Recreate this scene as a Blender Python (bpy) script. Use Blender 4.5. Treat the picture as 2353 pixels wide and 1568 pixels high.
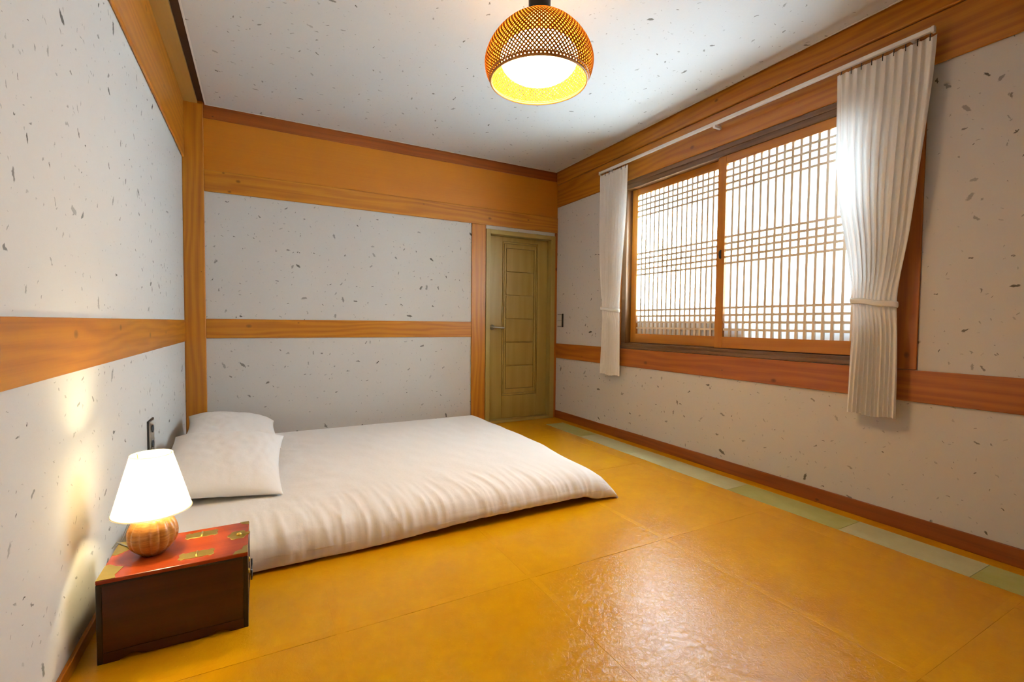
import bpy, bmesh, math, random
from mathutils import Vector, Matrix, noise

random.seed(7)
for o in list(bpy.data.objects):
    bpy.data.objects.remove(o, do_unlink=True)
scene = bpy.context.scene
COL = scene.collection

# ------------------------------------------------------------------ camera
W_PX, F_PX = 2353.0, 1073.909
PITCH, YAW, ROLL, CAM_H = -0.03742, 0.49582, 0.00962, 1.00639
fwd = Vector((math.sin(YAW) * math.cos(PITCH), math.cos(YAW) * math.cos(PITCH), math.sin(PITCH)))
r0 = Vector((math.cos(YAW), -math.sin(YAW), 0))
u0 = r0.cross(fwd)
rgt = r0 * math.cos(ROLL) + u0 * math.sin(ROLL)
upv = u0 * math.cos(ROLL) - r0 * math.sin(ROLL)
cam = bpy.data.cameras.new('camera')
cam.sensor_width = 36.0
cam.sensor_fit = 'HORIZONTAL'
cam.lens = 36.0 * F_PX / W_PX
cam.clip_start = 0.02
cam_o = bpy.data.objects.new('camera', cam)
COL.objects.link(cam_o)
m = Matrix((rgt, upv, -fwd)).transposed().to_4x4()
m.translation = (0, 0, CAM_H)
cam_o.matrix_world = m
scene.camera = cam_o

# ------------------------------------------------------------------ world and daylight
vs = scene.view_settings
vs.view_transform = 'Standard'
vs.look = 'None'
vs.gamma = 1.0
vs.use_curve_mapping = False
vs.exposure = 0.70
world = bpy.data.worlds.new('sky')
scene.world = world
world.use_nodes = True
wb = world.node_tree.nodes['Background']
wb.inputs[0].default_value = (0.62, 0.80, 1.0, 1)
wb.inputs[1].default_value = 2.0
world.cycles.sampling_method = 'NONE'
scene.cycles.max_bounces = 5
scene.cycles.diffuse_bounces = 3
scene.cycles.glossy_bounces = 2
scene.cycles.transmission_bounces = 3


def area_light(name, loc, target, sx, sy, power, color):
    l = bpy.data.lights.new(name, 'AREA')
    l.shape = 'RECTANGLE'
    l.size, l.size_y = sx, sy
    l.energy = power
    l.color = color
    o = bpy.data.objects.new(name, l)
    COL.objects.link(o)
    o.location = loc
    o.rotation_euler = (Vector(target) - Vector(loc)).to_track_quat('-Z', 'Y').to_euler()
    return o


# daylight outside the paper window: open sky, and the sunlit side towards the far end
area_light('sky_light', (4.3, 2.15, 2.5), (2.85, 2.15, 1.6), 2.6, 2.0, 1000, (0.62, 0.80, 1.0))
area_light('sun_glow_light', (3.09, 2.80, 1.62), (2.85, 2.79, 1.60), 0.20, 0.34, 560, (0.60, 0.84, 1.0))

# room measures (metres)
XL, XR, YF, YB, HC = -0.486, 2.806, -0.45, 4.199, 2.6
WT = 0.16


# ------------------------------------------------------------------ material helpers
def new_mat(name):
    mt = bpy.data.materials.new(name)
    mt.use_nodes = True
    nt = mt.node_tree
    return mt, nt, nt.nodes['Principled BSDF']


class NB:
    def __init__(s, nt):
        s.nt = nt

    def n(s, t, **kw):
        nd = s.nt.nodes.new(t)
        for k, v in kw.items():
            setattr(nd, k, v)
        return nd

    def l(s, a, b):
        s.nt.links.new(a, b)

    def val(s, sock, v):
        if hasattr(v, 'links') or isinstance(v, bpy.types.NodeSocket):
            s.l(v, sock)
        else:
            sock.default_value = v

    def math(s, op, a, b=None, clamp=False):
        nd = s.n('ShaderNodeMath', operation=op)
        nd.use_clamp = clamp
        s.val(nd.inputs[0], a)
        if b is not None:
            s.val(nd.inputs[1], b)
        return nd.outputs[0]

    def ramp(s, fac, stops, interp='LINEAR'):
        nd = s.n('ShaderNodeValToRGB')
        cr = nd.color_ramp
        cr.interpolation = interp
        while len(cr.elements) < len(stops):
            cr.elements.new(0.5)
        for e, (p, c) in zip(cr.elements, stops):
            e.position = p
            e.color = (*c, 1) if len(c) == 3 else c
        s.l(fac, nd.inputs[0])
        return nd.outputs[0]

    def mix(s, fac, a, b, mode='MIX'):
        nd = s.n('ShaderNodeMix', data_type='RGBA', blend_type=mode)
        s.val(nd.inputs[0], fac)
        s.val(nd.inputs[6], a if not isinstance(a, tuple) else (*a, 1))
        s.val(nd.inputs[7], b if not isinstance(b, tuple) else (*b, 1))
        return nd.outputs[2]

    def uv(s, scale=(1, 1, 1), loc=(0, 0, 0)):
        u = s.n('ShaderNodeUVMap')
        u.uv_map = 'uv'
        mp = s.n('ShaderNodeMapping')
        mp.inputs['Scale'].default_value = scale
        mp.inputs['Location'].default_value = loc
        s.l(u.outputs[0], mp.inputs[0])
        return mp.outputs[0]

    def noise(s, vec, scale, detail=3, rough=0.55, dist=0.0):
        nd = s.n('ShaderNodeTexNoise')
        s.l(vec, nd.inputs['Vector'])
        nd.inputs['Scale'].default_value = scale
        nd.inputs['Detail'].default_value = detail
        nd.inputs['Roughness'].default_value = rough
        nd.inputs['Distortion'].default_value = dist
        return nd.outputs[0]

    def bump(s, height, strength, dist, normal=None):
        nd = s.n('ShaderNodeBump')
        nd.inputs['Strength'].default_value = strength
        nd.inputs['Distance'].default_value = dist
        s.l(height, nd.inputs['Height'])
        if normal is not None:
            s.l(normal, nd.inputs['Normal'])
        return nd.outputs[0]


def wood_mat(name, light, mid, dark, rough=0.38, knots=True, ring=1.0, bump=0.12):
    mt, nt, bs = new_mat(name)
    b = NB(nt)
    warp = b.noise(b.uv((0.8, 5.0, 1)), 1.0, 2, 0.5, 0.3)
    v = b.uv((0.22, 1.0, 1))
    sep = b.n('ShaderNodeSeparateXYZ')
    b.l(v, sep.inputs[0])
    t = b.math('ADD', b.math('MULTIPLY', sep.outputs[1], 40.0 * ring), b.math('MULTIPLY', warp, 8.5 * ring))
    rings = b.math('ADD', b.math('MULTIPLY', b.math('SINE', b.math('MULTIPLY', t, 3.1)), 0.5), 0.5)
    fine = b.noise(b.uv((1.4, 95.0, 1)), 1.0, 3, 0.6)
    broad = b.noise(b.uv((0.9, 5.0, 1)), 1.0, 2)
    fac = b.math('ADD', b.math('MULTIPLY', rings, 0.22), b.math('MULTIPLY', fine, 0.50))
    fac = b.math('ADD', fac, b.math('MULTIPLY', broad, 0.42))
    col = b.ramp(fac, [(0.28, light), (0.56, mid), (0.84, dark)])
    if knots:
        kv = b.uv((1.9, 8.0, 1), (3.7, 1.3, 0))
        vo = b.n('ShaderNodeTexVoronoi', voronoi_dimensions='2D')
        b.l(kv, vo.inputs['Vector'])
        vo.inputs['Scale'].default_value = 1.0
        dv = b.n('ShaderNodeVectorMath', operation='SUBTRACT')
        b.l(kv, dv.inputs[0])
        b.l(vo.outputs['Position'], dv.inputs[1])
        sc = b.n('ShaderNodeVectorMath', operation='MULTIPLY')
        b.l(dv.outputs[0], sc.inputs[0])
        sc.inputs[1].default_value = (1 / 1.9, 1 / 8.0 * 1.5, 0)
        ln = b.n('ShaderNodeVectorMath', operation='LENGTH')
        b.l(sc.outputs[0], ln.inputs[0])
        sepc = b.n('ShaderNodeSeparateColor')
        b.l(vo.outputs['Color'], sepc.inputs[0])
        rad = b.math('MULTIPLY', b.math('MAXIMUM', b.math('SUBTRACT', sepc.outputs[0], 0.42), 0.0), 0.042)
        k = b.math('SUBTRACT', 1.0, b.math('DIVIDE', ln.outputs['Value'], b.math('ADD', rad, 0.0004)), True)
        k = b.math('MULTIPLY', b.math('SQRT', k), 0.8, True)
        col = b.mix(k, col, tuple(c * 0.28 for c in dark))
    b.l(col, bs.inputs['Base Color'])
    bs.inputs['Roughness'].default_value = rough
    bs.inputs['Specular IOR Level'].default_value = 0.4
    if bump:
        b.l(b.bump(fac, bump, 0.002), bs.inputs['Normal'])
    return mt


def paper_wall_mat(name, base, fleck, dens=1.0, bumpy=0.25):
    """mulberry paper with dark leaf flecks pressed into it"""
    mt, nt, bs = new_mat(name)
    b = NB(nt)
    uv0 = b.uv()
    wob = b.n('ShaderNodeTexNoise')
    b.l(uv0, wob.inputs['Vector'])
    wob.inputs['Scale'].default_value = 70
    wob.inputs['Detail'].default_value = 2
    ws = b.n('ShaderNodeVectorMath', operation='SUBTRACT')
    b.l(wob.outputs['Color'], ws.inputs[0])
    ws.inputs[1].default_value = (0.5, 0.5, 0.5)
    wm = b.n('ShaderNodeVectorMath', operation='SCALE')
    b.l(ws.outputs[0], wm.inputs[0])
    wm.inputs['Scale'].default_value = 0.020
    wa = b.n('ShaderNodeVectorMath', operation='ADD')
    b.l(uv0, wa.inputs[0])
    b.l(wm.outputs[0], wa.inputs[1])
    total = None
    for scale, rmax, stretch, power, opac in ((7.5, 0.030, 2.7, 4.2, 1.0), (12.0, 0.019, 2.9, 3.2, 0.85), (19.0, 0.0095, 2.4, 2.6, 0.5)):
        vo = b.n('ShaderNodeTexVoronoi', voronoi_dimensions='2D')
        b.l(wa.outputs[0], vo.inputs['Vector'])
        vo.inputs['Scale'].default_value = scale
        d = b.n('ShaderNodeVectorMath', operation='SUBTRACT')
        b.l(wa.outputs[0], d.inputs[0])
        b.l(vo.outputs['Position'], d.inputs[1])
        sc = b.n('ShaderNodeSeparateColor')
        b.l(vo.outputs['Color'], sc.inputs[0])
        ro = b.n('ShaderNodeVectorRotate', rotation_type='Z_AXIS')
        b.l(d.outputs[0], ro.inputs['Vector'])
        b.l(b.math('MULTIPLY', sc.outputs[0], 6.283), ro.inputs['Angle'])
        st = b.n('ShaderNodeVectorMath', operation='MULTIPLY')
        b.l(ro.outputs[0], st.inputs[0])
        st.inputs[1].default_value = (1, stretch, 0)
        ln = b.n('ShaderNodeVectorMath', operation='LENGTH')
        b.l(st.outputs[0], ln.inputs[0])
        rad = b.math('MULTIPLY', b.math('POWER', sc.outputs[1], power), rmax * dens)
        k = b.math('SUBTRACT', 1.0, b.math('DIVIDE', ln.outputs['Value'], b.math('ADD', rad, 1e-4)), True)
        k = b.math('MULTIPLY', k, 3.2, True)
        k = b.math('MULTIPLY', k, b.math('MULTIPLY', b.math('ADD', b.math('MULTIPLY', sc.outputs[2], 0.6), 0.4), opac))
        total = k if total is None else b.math('MAXIMUM', total, k)
    cloud = b.noise(uv0, 2.2, 3)
    fib = b.noise(b.uv((1, 1, 1)), 60, 2, 0.7)
    tone = b.mix(b.math('MULTIPLY', cloud, 0.5), base, tuple(c * 0.90 for c in base))
    tone = b.mix(b.math('MULTIPLY', fib, 0.10), tone, tuple(c * 0.75 for c in base))
    col = b.mix(total, tone, fleck)
    b.l(col, bs.inputs['Base Color'])
    bs.inputs['Roughness'].default_value = 0.85
    bs.inputs['Specular IOR Level'].default_value = 0.15
    b.l(b.bump(fib, bumpy, 0.0015), bs.inputs['Normal'])
    return mt


def plain(name, col, rough=0.5, metal=0.0, spec=0.5, bump=None, vary=0.0):
    mt, nt, bs = new_mat(name)
    b = NB(nt)
    tc = b.n('ShaderNodeTexCoord')
    nz = b.noise(tc.outputs['Object'], bump[0] if bump else 20, 3)
    c = b.mix(b.math('MULTIPLY', nz, max(vary, 0.02)), col, tuple(x * 0.45 for x in col))
    b.l(c, bs.inputs['Base Color'])
    bs.inputs['Roughness'].default_value = rough
    bs.inputs['Metallic'].default_value = metal
    bs.inputs['Specular IOR Level'].default_value = spec
    if bump:
        b.l(b.bump(nz, bump[1], bump[2]), bs.inputs['Normal'])
    return mt


def floor_mat(name, c1, c2, rough):
    mt, nt, bs = new_mat(name)
    b = NB(nt)
    v = b.uv()
    big = b.noise(v, 2.6, 4, 0.6, 0.4)
    mid = b.noise(v, 17, 4, 0.6)
    oi = b.n('ShaderNodeObjectInfo')
    fac = b.math('ADD', b.math('MULTIPLY', big, 0.65), b.math('MULTIPLY', mid, 0.35))
    fac = b.math('ADD', fac, b.math('MULTIPLY', b.math('SUBTRACT', oi.outputs['Random'], 0.5), 0.14))
    col = b.ramp(fac, [(0.30, c2), (0.70, c1)])
    sp = b.noise(v, 75, 2, 0.5)
    col = b.mix(b.math('MULTIPLY', b.math('GREATER_THAN', sp, 0.71), 0.22), col, tuple(min(1, x * 1.25 + 0.02) for x in c1))
    b.l(col, bs.inputs['Base Color'])
    bs.inputs['Roughness'].default_value = rough
    bs.inputs['Specular IOR Level'].default_value = 0.19
    cr = b.noise(b.uv((1, 1.0, 1)), 42, 5, 0.65, 1.8)
    h = b.math('ADD', b.math('MULTIPLY', cr, 0.7), b.math('MULTIPLY', b.noise(v, 6, 3), 0.5))
    b.l(b.bump(h, 0.45, 0.004), bs.inputs['Normal'])
    return mt


def translucent_mat(name, col, trans, bump_scale=None, streak=False):
    mt, nt, bs = new_mat(name)
    b = NB(nt)
    nt.nodes.remove(bs)
    out = nt.nodes['Material Output']
    df = b.n('ShaderNodeBsdfDiffuse')
    tr = b.n('ShaderNodeBsdfTranslucent')
    tc = b.n('ShaderNodeTexCoord')
    mp = b.n('ShaderNodeMapping')
    mp.inputs['Scale'].default_value = (1, 1, 0.1) if streak else (1, 1, 1)
    b.l(tc.outputs['Object'], mp.inputs[0])
    nz = b.noise(mp.outputs[0], bump_scale or 40, 4)
    c = b.mix(b.math('MULTIPLY', nz, 0.12), col, tuple(x * 0.8 for x in col))
    b.l(c, df.inputs[0])
    b.l(c, tr.inputs[0])
    mx = b.n('ShaderNodeMixShader')
    mx.inputs[0].default_value = trans
    b.l(df.outputs[0], mx.inputs[1])
    b.l(tr.outputs[0], mx.inputs[2])
    b.l(mx.outputs[0], out.inputs[0])
    return mt


def emit_mat(name, col, strength):
    mt, nt, bs = new_mat(name)
    bs.inputs['Base Color'].default_value = (0.9, 0.88, 0.82, 1)
    bs.inputs['Emission Color'].default_value = (*col, 1)
    bs.inputs['Emission Strength'].default_value = strength
    return mt


M = {}
M['beam'] = wood_mat('pine_beam', (0.49, 0.182, 0.011), (0.41, 0.134, 0.007), (0.28, 0.074, 0.004))
M['beam_red'] = wood_mat('pine_red', (0.44, 0.130, 0.010), (0.36, 0.092, 0.007), (0.24, 0.050, 0.004))
M['baseboard'] = wood_mat('pine_dark', (0.30, 0.070, 0.007), (0.25, 0.054, 0.005), (0.17, 0.033, 0.003), knots=True)
M['ply'] = wood_mat('orange_plywood', (0.50, 0.165, 0.007), (0.47, 0.148, 0.006), (0.43, 0.128, 0.005), knots=False, ring=0.1, bump=0.03)
M['ply_pale'] = wood_mat('pale_plywood', (0.46, 0.26, 0.07), (0.42, 0.23, 0.06), (0.37, 0.20, 0.05), knots=False, ring=0.3, bump=0.03)
M['dark_wood'] = wood_mat('dark_frame_wood', (0.20, 0.090, 0.028), (0.14, 0.058, 0.017), (0.085, 0.034, 0.010), knots=False)
M['sash'] = wood_mat('sash_wood', (0.50, 0.185, 0.014), (0.44, 0.150, 0.010), (0.36, 0.110, 0.007), knots=False, ring=0.7)
M['lattice'] = wood_mat('lattice_wood', (0.80, 0.68, 0.52), (0.75, 0.62, 0.46), (0.66, 0.53, 0.38), knots=False, ring=0.5, bump=0.0, rough=0.6)
M['door'] = wood_mat('olive_door', (0.40, 0.265, 0.070), (0.36, 0.235, 0.056), (0.32, 0.200, 0.044), knots=False, ring=0.5, bump=0.03, rough=0.33)
M['door_frame'] = wood_mat('door_frame', (0.41, 0.28, 0.08), (0.37, 0.25, 0.065), (0.33, 0.21, 0.05), knots=False, ring=0.5, bump=0.03)
M['chest'] = wood_mat('chest_wood', (0.068, 0.012, 0.007), (0.052, 0.009, 0.005), (0.032, 0.005, 0.003), rough=0.34, knots=False, ring=0.6, bump=0.05)
M['chest_edge'] = wood_mat('chest_edge', (0.016, 0.006, 0.004), (0.012, 0.004, 0.003), (0.008, 0.003, 0.002), rough=0.4, knots=False)
M['chest_top'] = wood_mat('red_lacquer', (0.36, 0.055, 0.010), (0.30, 0.040, 0.007), (0.22, 0.026, 0.005), rough=0.22, knots=False, ring=0.5, bump=0.02)
M['wall'] = paper_wall_mat('mulberry_paper', (0.67, 0.635, 0.590), (0.075, 0.062, 0.045))
M['ceiling'] = paper_wall_mat('ceiling_paper', (0.68, 0.675, 0.66), (0.16, 0.145, 0.12), 0.8)
M['floor'] = floor_mat('oiled_paper', (0.62, 0.285, 0.003), (0.52, 0.208, 0.002), 0.13)
M['floor_seam'] = floor_mat('oiled_paper_seam', (0.65, 0.305, 0.004), (0.55, 0.225, 0.002), 0.13)
M['floor_pale'] = floor_mat('worn_pale_paper', (0.58, 0.55, 0.32), (0.47, 0.44, 0.20), 0.35)
M['floor_green'] = floor_mat('worn_green_paper', (0.50, 0.48, 0.18), (0.40, 0.38, 0.09), 0.35)
M['cotton'] = plain('white_cotton', (0.86, 0.845, 0.83), 0.9, spec=0.1, bump=(38, 0.25, 0.004))
M['mattress'] = plain('mattress_cloth', (0.62, 0.52, 0.42), 0.9, spec=0.1, bump=(60, 0.2, 0.002))
M['pane'] = translucent_mat('window_paper', (0.90, 0.90, 0.88), 0.62)
M['curtain'] = translucent_mat('curtain_fabric', (0.96, 0.95, 0.92), 0.17, 60, True)
M['white_plastic'] = plain('white_plastic', (0.80, 0.77, 0.74), 0.35)
M['brass'] = plain('brass', (0.60, 0.42, 0.08), 0.32, 0.9, bump=(60, 0.15, 0.001), vary=0.35)
M['dark_metal'] = plain('dark_metal', (0.03, 0.028, 0.027), 0.4, 0.6)
M['silver'] = plain('brushed_nickel', (0.55, 0.53, 0.47), 0.3, 0.9)
M['grey_plate'] = plain('grey_plate', (0.30, 0.27, 0.22), 0.4, 0.4)
M['pale_button'] = plain('pale_button', (0.62, 0.58, 0.50), 0.45)
M['bamboo'] = translucent_mat('bamboo_strip', (0.46, 0.165, 0.022), 0.10)
M['bamboo_rim'] = plain('bamboo_rim', (0.50, 0.22, 0.05), 0.5)
M['globe'] = emit_mat('opal_globe', (1.0, 0.66, 0.27), 38.0)
M['bulb'] = emit_mat('lamp_bulb', (1.0, 0.85, 0.48), 230.0)
M['shade'] = translucent_mat('lamp_shade_cloth', (0.95, 0.93, 0.86), 0.72)
M['pumpkin'] = None
M['shadow_gap'] = plain('dark_gap_board', (0.06, 0.022, 0.008), 0.8)  # dark colour paints in the shade of the ceiling gap

# woven base of the table lamp
mt, nt, bs = new_mat('woven_base')
b_ = NB(nt)
tc_ = b_.n('ShaderNodeTexCoord')
mp_ = b_.n('ShaderNodeMapping')
mp_.inputs['Scale'].default_value = (1, 1, 9)
b_.l(tc_.outputs['Object'], mp_.inputs[0])
nz_ = b_.noise(mp_.outputs[0], 22, 4, 0.6)
b_.l(b_.ramp(nz_, [(0.3, (0.52, 0.22, 0.045)), (0.7, (0.30, 0.095, 0.016))]), bs.inputs['Base Color'])
bs.inputs['Roughness'].default_value = 0.28
b_.l(b_.bump(nz_, 0.35, 0.003), bs.inputs['Normal'])
M['pumpkin'] = mt


# ------------------------------------------------------------------ object helpers
def tag(o, label=None, cat=None, group=None, kind=None):
    if label:
        o['label'] = label
    if cat:
        o['category'] = cat
    if group:
        o['group'] = group
    if kind:
        o['kind'] = kind
    return o


def obj(name, me, mat=None, parent=None, loc=None):
    o = bpy.data.objects.new(name, me)
    COL.objects.link(o)
    if mat is not None and len(me.materials) == 0:
        me.materials.append(mat)
    if loc is not None:
        o.location = loc
    if parent is not None:
        o.parent = parent
        o.matrix_parent_inverse = Matrix.Identity(4)
        o.location = Vector(o.location) - world_loc(parent)
    return o


def world_loc(o):
    v = Vector((0, 0, 0))
    while o is not None:
        v += Vector(o.location)
        o = o.parent
    return v


def empty(name, loc):
    o = bpy.data.objects.new(name, None)
    COL.objects.link(o)
    o.empty_display_size = 0.05
    o.location = loc
    return o


def uv_box(bm, grain=None, off=None, world=None):
    """box projection in metres; U runs along the grain axis"""
    lay = bm.loops.layers.uv.new('uv')
    if off is None:
        off = (random.uniform(0, 40), random.uniform(0, 40))
    if world is None:
        world = Vector((0, 0, 0))
    for f in bm.faces:
        n = f.normal
        ax = max(range(3), key=lambda i: abs(n[i]))
        rest = [i for i in range(3) if i != ax]
        if grain is not None and grain in rest:
            a = grain
            bb = rest[0] if rest[1] == grain else rest[1]
        else:
            a, bb = rest
        for lp in f.loops:
            co = lp.vert.co + world
            lp[lay].uv = (co[a] + off[0], co[bb] + off[1])


def box_bm(bm, lo, hi):
    vs_ = [bm.verts.new((x, y, z)) for x in (lo[0], hi[0]) for y in (lo[1], hi[1]) for z in (lo[2], hi[2])]
    for f in ((0, 1, 3, 2), (4, 6, 7, 5), (0, 4, 5, 1), (2, 3, 7, 6), (0, 2, 6, 4), (1, 5, 7, 3)):
        bm.faces.new([vs_[i] for i in f])


def to_mesh(bm, name, smooth=False):
    me = bpy.data.meshes.new(name)
    bm.normal_update()
    bm.to_mesh(me)
    bm.free()
    if smooth:
        for p in me.polygons:
            p.use_smooth = True
    return me


def box(name, lo, hi, mat, parent=None, grain=None, bev=0.003, seg=2, off=None):
    lo, hi = Vector(lo), Vector(hi)
    c = (lo + hi) / 2
    bm = bmesh.new()
    box_bm(bm, lo - c, hi - c)
    if grain is None:
        d = hi - lo
        grain = max(range(3), key=lambda i: d[i])
    if bev:
        bmesh.ops.bevel(bm, geom=bm.edges[:], offset=min(bev, min(hi - lo) * 0.45), segments=seg, affect='EDGES', profile=0.5)
    bm.normal_update()
    uv_box(bm, grain, off)
    return obj(name, to_mesh(bm, name), mat, parent, c)


def boxes(name, lst, mat, parent=None, origin=(0, 0, 0), world_uv=True, grain=None, bev=0.0):
    bm = bmesh.new()
    og = Vector(origin)
    for lo, hi in lst:
        box_bm(bm, Vector(lo) - og, Vector(hi) - og)
    if bev:
        bmesh.ops.bevel(bm, geom=bm.edges[:], offset=bev, segments=2, affect='EDGES')
    bm.normal_update()
    uv_box(bm, grain, (0, 0), og)
    return obj(name, to_mesh(bm, name), mat, parent, og)


def prism(name, pts, z0, z1, mat, parent=None, axis=2, bev=0.0, loc=(0, 0, 0)):
    """flat outline pts (a, b) extruded along an axis from z0 to z1"""
    def mk(a, b, z):
        return (a, b, z) if axis == 2 else (a, z, b) if axis == 1 else (z, a, b)
    bm = bmesh.new()
    lo = [bm.verts.new(mk(a, b, z0)) for a, b in pts]
    hi = [bm.verts.new(mk(a, b, z1)) for a, b in pts]
    n = len(pts)
    bm.faces.new(lo[::-1])
    bm.faces.new(hi)
    for i in range(n):
        j = (i + 1) % n
        bm.faces.new((lo[i], lo[j], hi[j], hi[i]))
    bmesh.ops.recalc_face_normals(bm, faces=bm.faces[:])
    if bev:
        bmesh.ops.bevel(bm, geom=bm.edges[:], offset=bev, segments=1, affect='EDGES')
    bm.normal_update()
    uv_box(bm, 0)
    return obj(name, to_mesh(bm, name), mat, parent, loc)


def lathe(name, prof, mat, parent=None, loc=(0, 0, 0), n=48, smooth=True, lobes=None, closed=False):
    bm = bmesh.new()
    rows = []
    for r, z in prof:
        row = []
        for i in range(n):
            a = 2 * math.pi * i / n
            rr = r * (1 + (lobes[1] * (abs(math.cos(a * lobes[0] / 2)) ** 0.6 - 0.6) if lobes else 0))
            row.append(bm.verts.new((rr * math.cos(a), rr * math.sin(a), z)))
        rows.append(row)
    for a, bb in zip(rows[:-1], rows[1:]):
        for i in range(n):
            j = (i + 1) % n
            bm.faces.new((a[i], a[j], bb[j], bb[i]))
    if closed:
        for i in range(n):
            j = (i + 1) % n
            bm.faces.new((rows[-1][i], rows[-1][j], rows[0][j], rows[0][i]))
    else:
        if prof[0][0] > 1e-5:
            bm.faces.new(rows[0][::-1])
        if prof[-1][0] > 1e-5:
            bm.faces.new(rows[-1])
    bmesh.ops.remove_doubles(bm, verts=bm.verts[:], dist=1e-6)
    bmesh.ops.recalc_face_normals(bm, faces=bm.faces[:])
    return obj(name, to_mesh(bm, name, smooth), mat, parent, loc)


def tube_bm(bm, pts, r, n=8, cap=True):
    pts = [Vector(p) for p in pts]
    rings = []
    for i, p in enumerate(pts):
        t = (pts[min(i + 1, len(pts) - 1)] - pts[max(i - 1, 0)]).normalized()
        ref = Vector((0, 0, 1)) if abs(t.z) < 0.9 else Vector((1, 0, 0))
        a = t.cross(ref).normalized()
        c = t.cross(a)
        rings.append([bm.verts.new(p + a * (r * math.cos(2 * math.pi * k / n)) + c * (r * math.sin(2 * math.pi * k / n))) for k in range(n)])
    for A, B in zip(rings[:-1], rings[1:]):
        for k in range(n):
            bm.faces.new((A[k], A[(k + 1) % n], B[(k + 1) % n], B[k]))
    if cap:
        bm.faces.new(rings[0][::-1])
        bm.faces.new(rings[-1])


def tube(name, pts, r, mat, parent=None, n=8, loc=(0, 0, 0)):
    bm = bmesh.new()
    tube_bm(bm, pts, r, n)
    bmesh.ops.recalc_face_normals(bm, faces=bm.faces[:])
    return obj(name, to_mesh(bm, name, True), mat, parent, loc)


def struct(o, label, cat):
    return tag(o, label, cat, kind='structure')


# ------------------------------------------------------------------ room shell
# floor: screed with sheets of oiled paper on it
fl = boxes('floor', [((XL - WT, YF - WT, -0.08), (XR + WT, YB + WT, -0.004))], M['floor'])
struct(fl, 'ochre oiled-paper floor laid in large sheets across the whole room', 'floor')
SX = [XL, 0.21, 0.93, 1.66, 2.39, 2.515]
SY = [YF, 0.585, 1.555, 2.52, 3.49, YB]
for i in range(len(SX) - 1):
    for j in range(len(SY) - 1):
        g = 0.0007
        lo = (SX[i] + g, SY[j] + g, -0.004)
        hi = (SX[i + 1] - g, SY[j + 1] - g, 0.0)
        o = box('floor_sheet', lo, hi, M['floor'], fl, grain=0, bev=0.0004, seg=1, off=(random.uniform(0, 30), random.uniform(0, 30)))
for x in SX[1:-1]:
    box('seam_band', (x - 0.001, YF, 0.0), (x + 0.026, YB - 0.02, 0.0005), M['floor_seam'], fl, bev=0.0002, seg=1)
for y in SY[1:-1]:
    box('seam_band', (XL, y - 0.001, 0.0003), (2.515, y + 0.028, 0.0008), M['floor_seam'], fl, bev=0.0002, seg=1)
box('border_sheet', (2.722, YF, -0.004), (XR, YB, 0.0004), M['floor_seam'], fl, bev=0.0003, seg=1)
box('border_sheet', (2.516, 3.925, -0.004), (2.721, YB, 0.0002), M['floor_seam'], fl, bev=0.0003, seg=1)
py = [YF, 0.745, 1.235, 1.86, 2.74, 3.36, 3.922]
for k in range(len(py) - 1):
    mt = M['floor_green'] if k in (0, 2) else M['floor_pale']
    if k == 5:
        mt = M['floor_green']
    tag(box('worn_strip', (2.516, py[k] + 0.001, -0.004), (2.721, py[k + 1] - 0.001, 0.0002), mt, fl, bev=0.0003, seg=1),
        'worn pale green paper strip' if mt is M['floor_green'] else 'worn whitish paper strip')

# walls
wl = boxes('wall_left', [((XL - WT, YF - WT, -0.08), (XL, YB + WT, HC + 0.12))], M['wall'])
struct(wl, 'left wall papered in white speckled mulberry paper beside the bed head', 'wall')
DX0, DX1, DZ = 1.965, 2.775, 1.935
wb_ = boxes('wall_back', [((XL, YB, -0.08), (DX0, YB + WT, HC + 0.12)), ((DX0, YB, DZ), (DX1, YB + WT, HC + 0.12)),
                          ((DX1, YB, -0.08), (XR, YB + WT, HC + 0.12)), ((DX0, YB + 0.12, -0.08), (DX1, YB + WT, DZ))], M['wall'])
struct(wb_, 'far wall with white speckled paper panels between timber rails, beside the door', 'wall')
WY0, WY1, WZ0, WZ1 = 1.19, 3.165, 0.80, 2.235
wr = boxes('wall_right', [((XR, YF - WT, -0.08), (XR + WT, WY0, HC + 0.12)), ((XR, WY1, -0.08), (XR + WT, YB + WT, HC + 0.12)),
                          ((XR, WY0, -0.08), (XR + WT, WY1, WZ0)), ((XR, WY0, WZ1), (XR + WT, WY1, HC + 0.12))], M['wall'])
struct(wr, 'right wall papered in speckled mulberry paper around the lattice window', 'wall')
wf = boxes('wall_front', [((XL, YF - WT, -0.08), (XR, YF, HC + 0.12))], M['wall'])
struct(wf, 'plain papered wall behind the viewer', 'wall')
# ceiling: paper panel with a dark gap around it
ce = boxes('ceiling', [((-0.338, YF, HC), (XR - 0.036, YB - 0.026, HC + 0.02))], M['ceiling'])
struct(ce, 'pale speckled paper ceiling panel above the whole room', 'ceiling')
box('backing_board', (-0.385, YF, HC + 0.021), (XR, YB, HC + 0.05), M['shadow_gap'], ce, bev=0)  # fills the gap round the panel with painted shade
box('ceiling_edge', (-0.340, YF, HC - 0.003), (-0.330, YB - 0.026, HC + 0.012), M['white_plastic'], ce, bev=0.001)
box('ceiling_edge', (-0.330, YB - 0.036, HC - 0.003), (XR - 0.046, YB - 0.026, HC + 0.012), M['white_plastic'], ce, bev=0.001)
box('ceiling_edge', (XR - 0.046, YF, HC - 0.003), (XR - 0.036, YB - 0.026, HC + 0.012), M['white_plastic'], ce, bev=0.001)

# timber frame
T = [0]


def trim(lo, hi, mat, label, cat='beam', bev=0.006, grain=None):
    T[0] += 1
    return struct(box('trim_%d' % T[0], lo, hi, mat, None, grain, bev, 3), label, cat)


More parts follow.
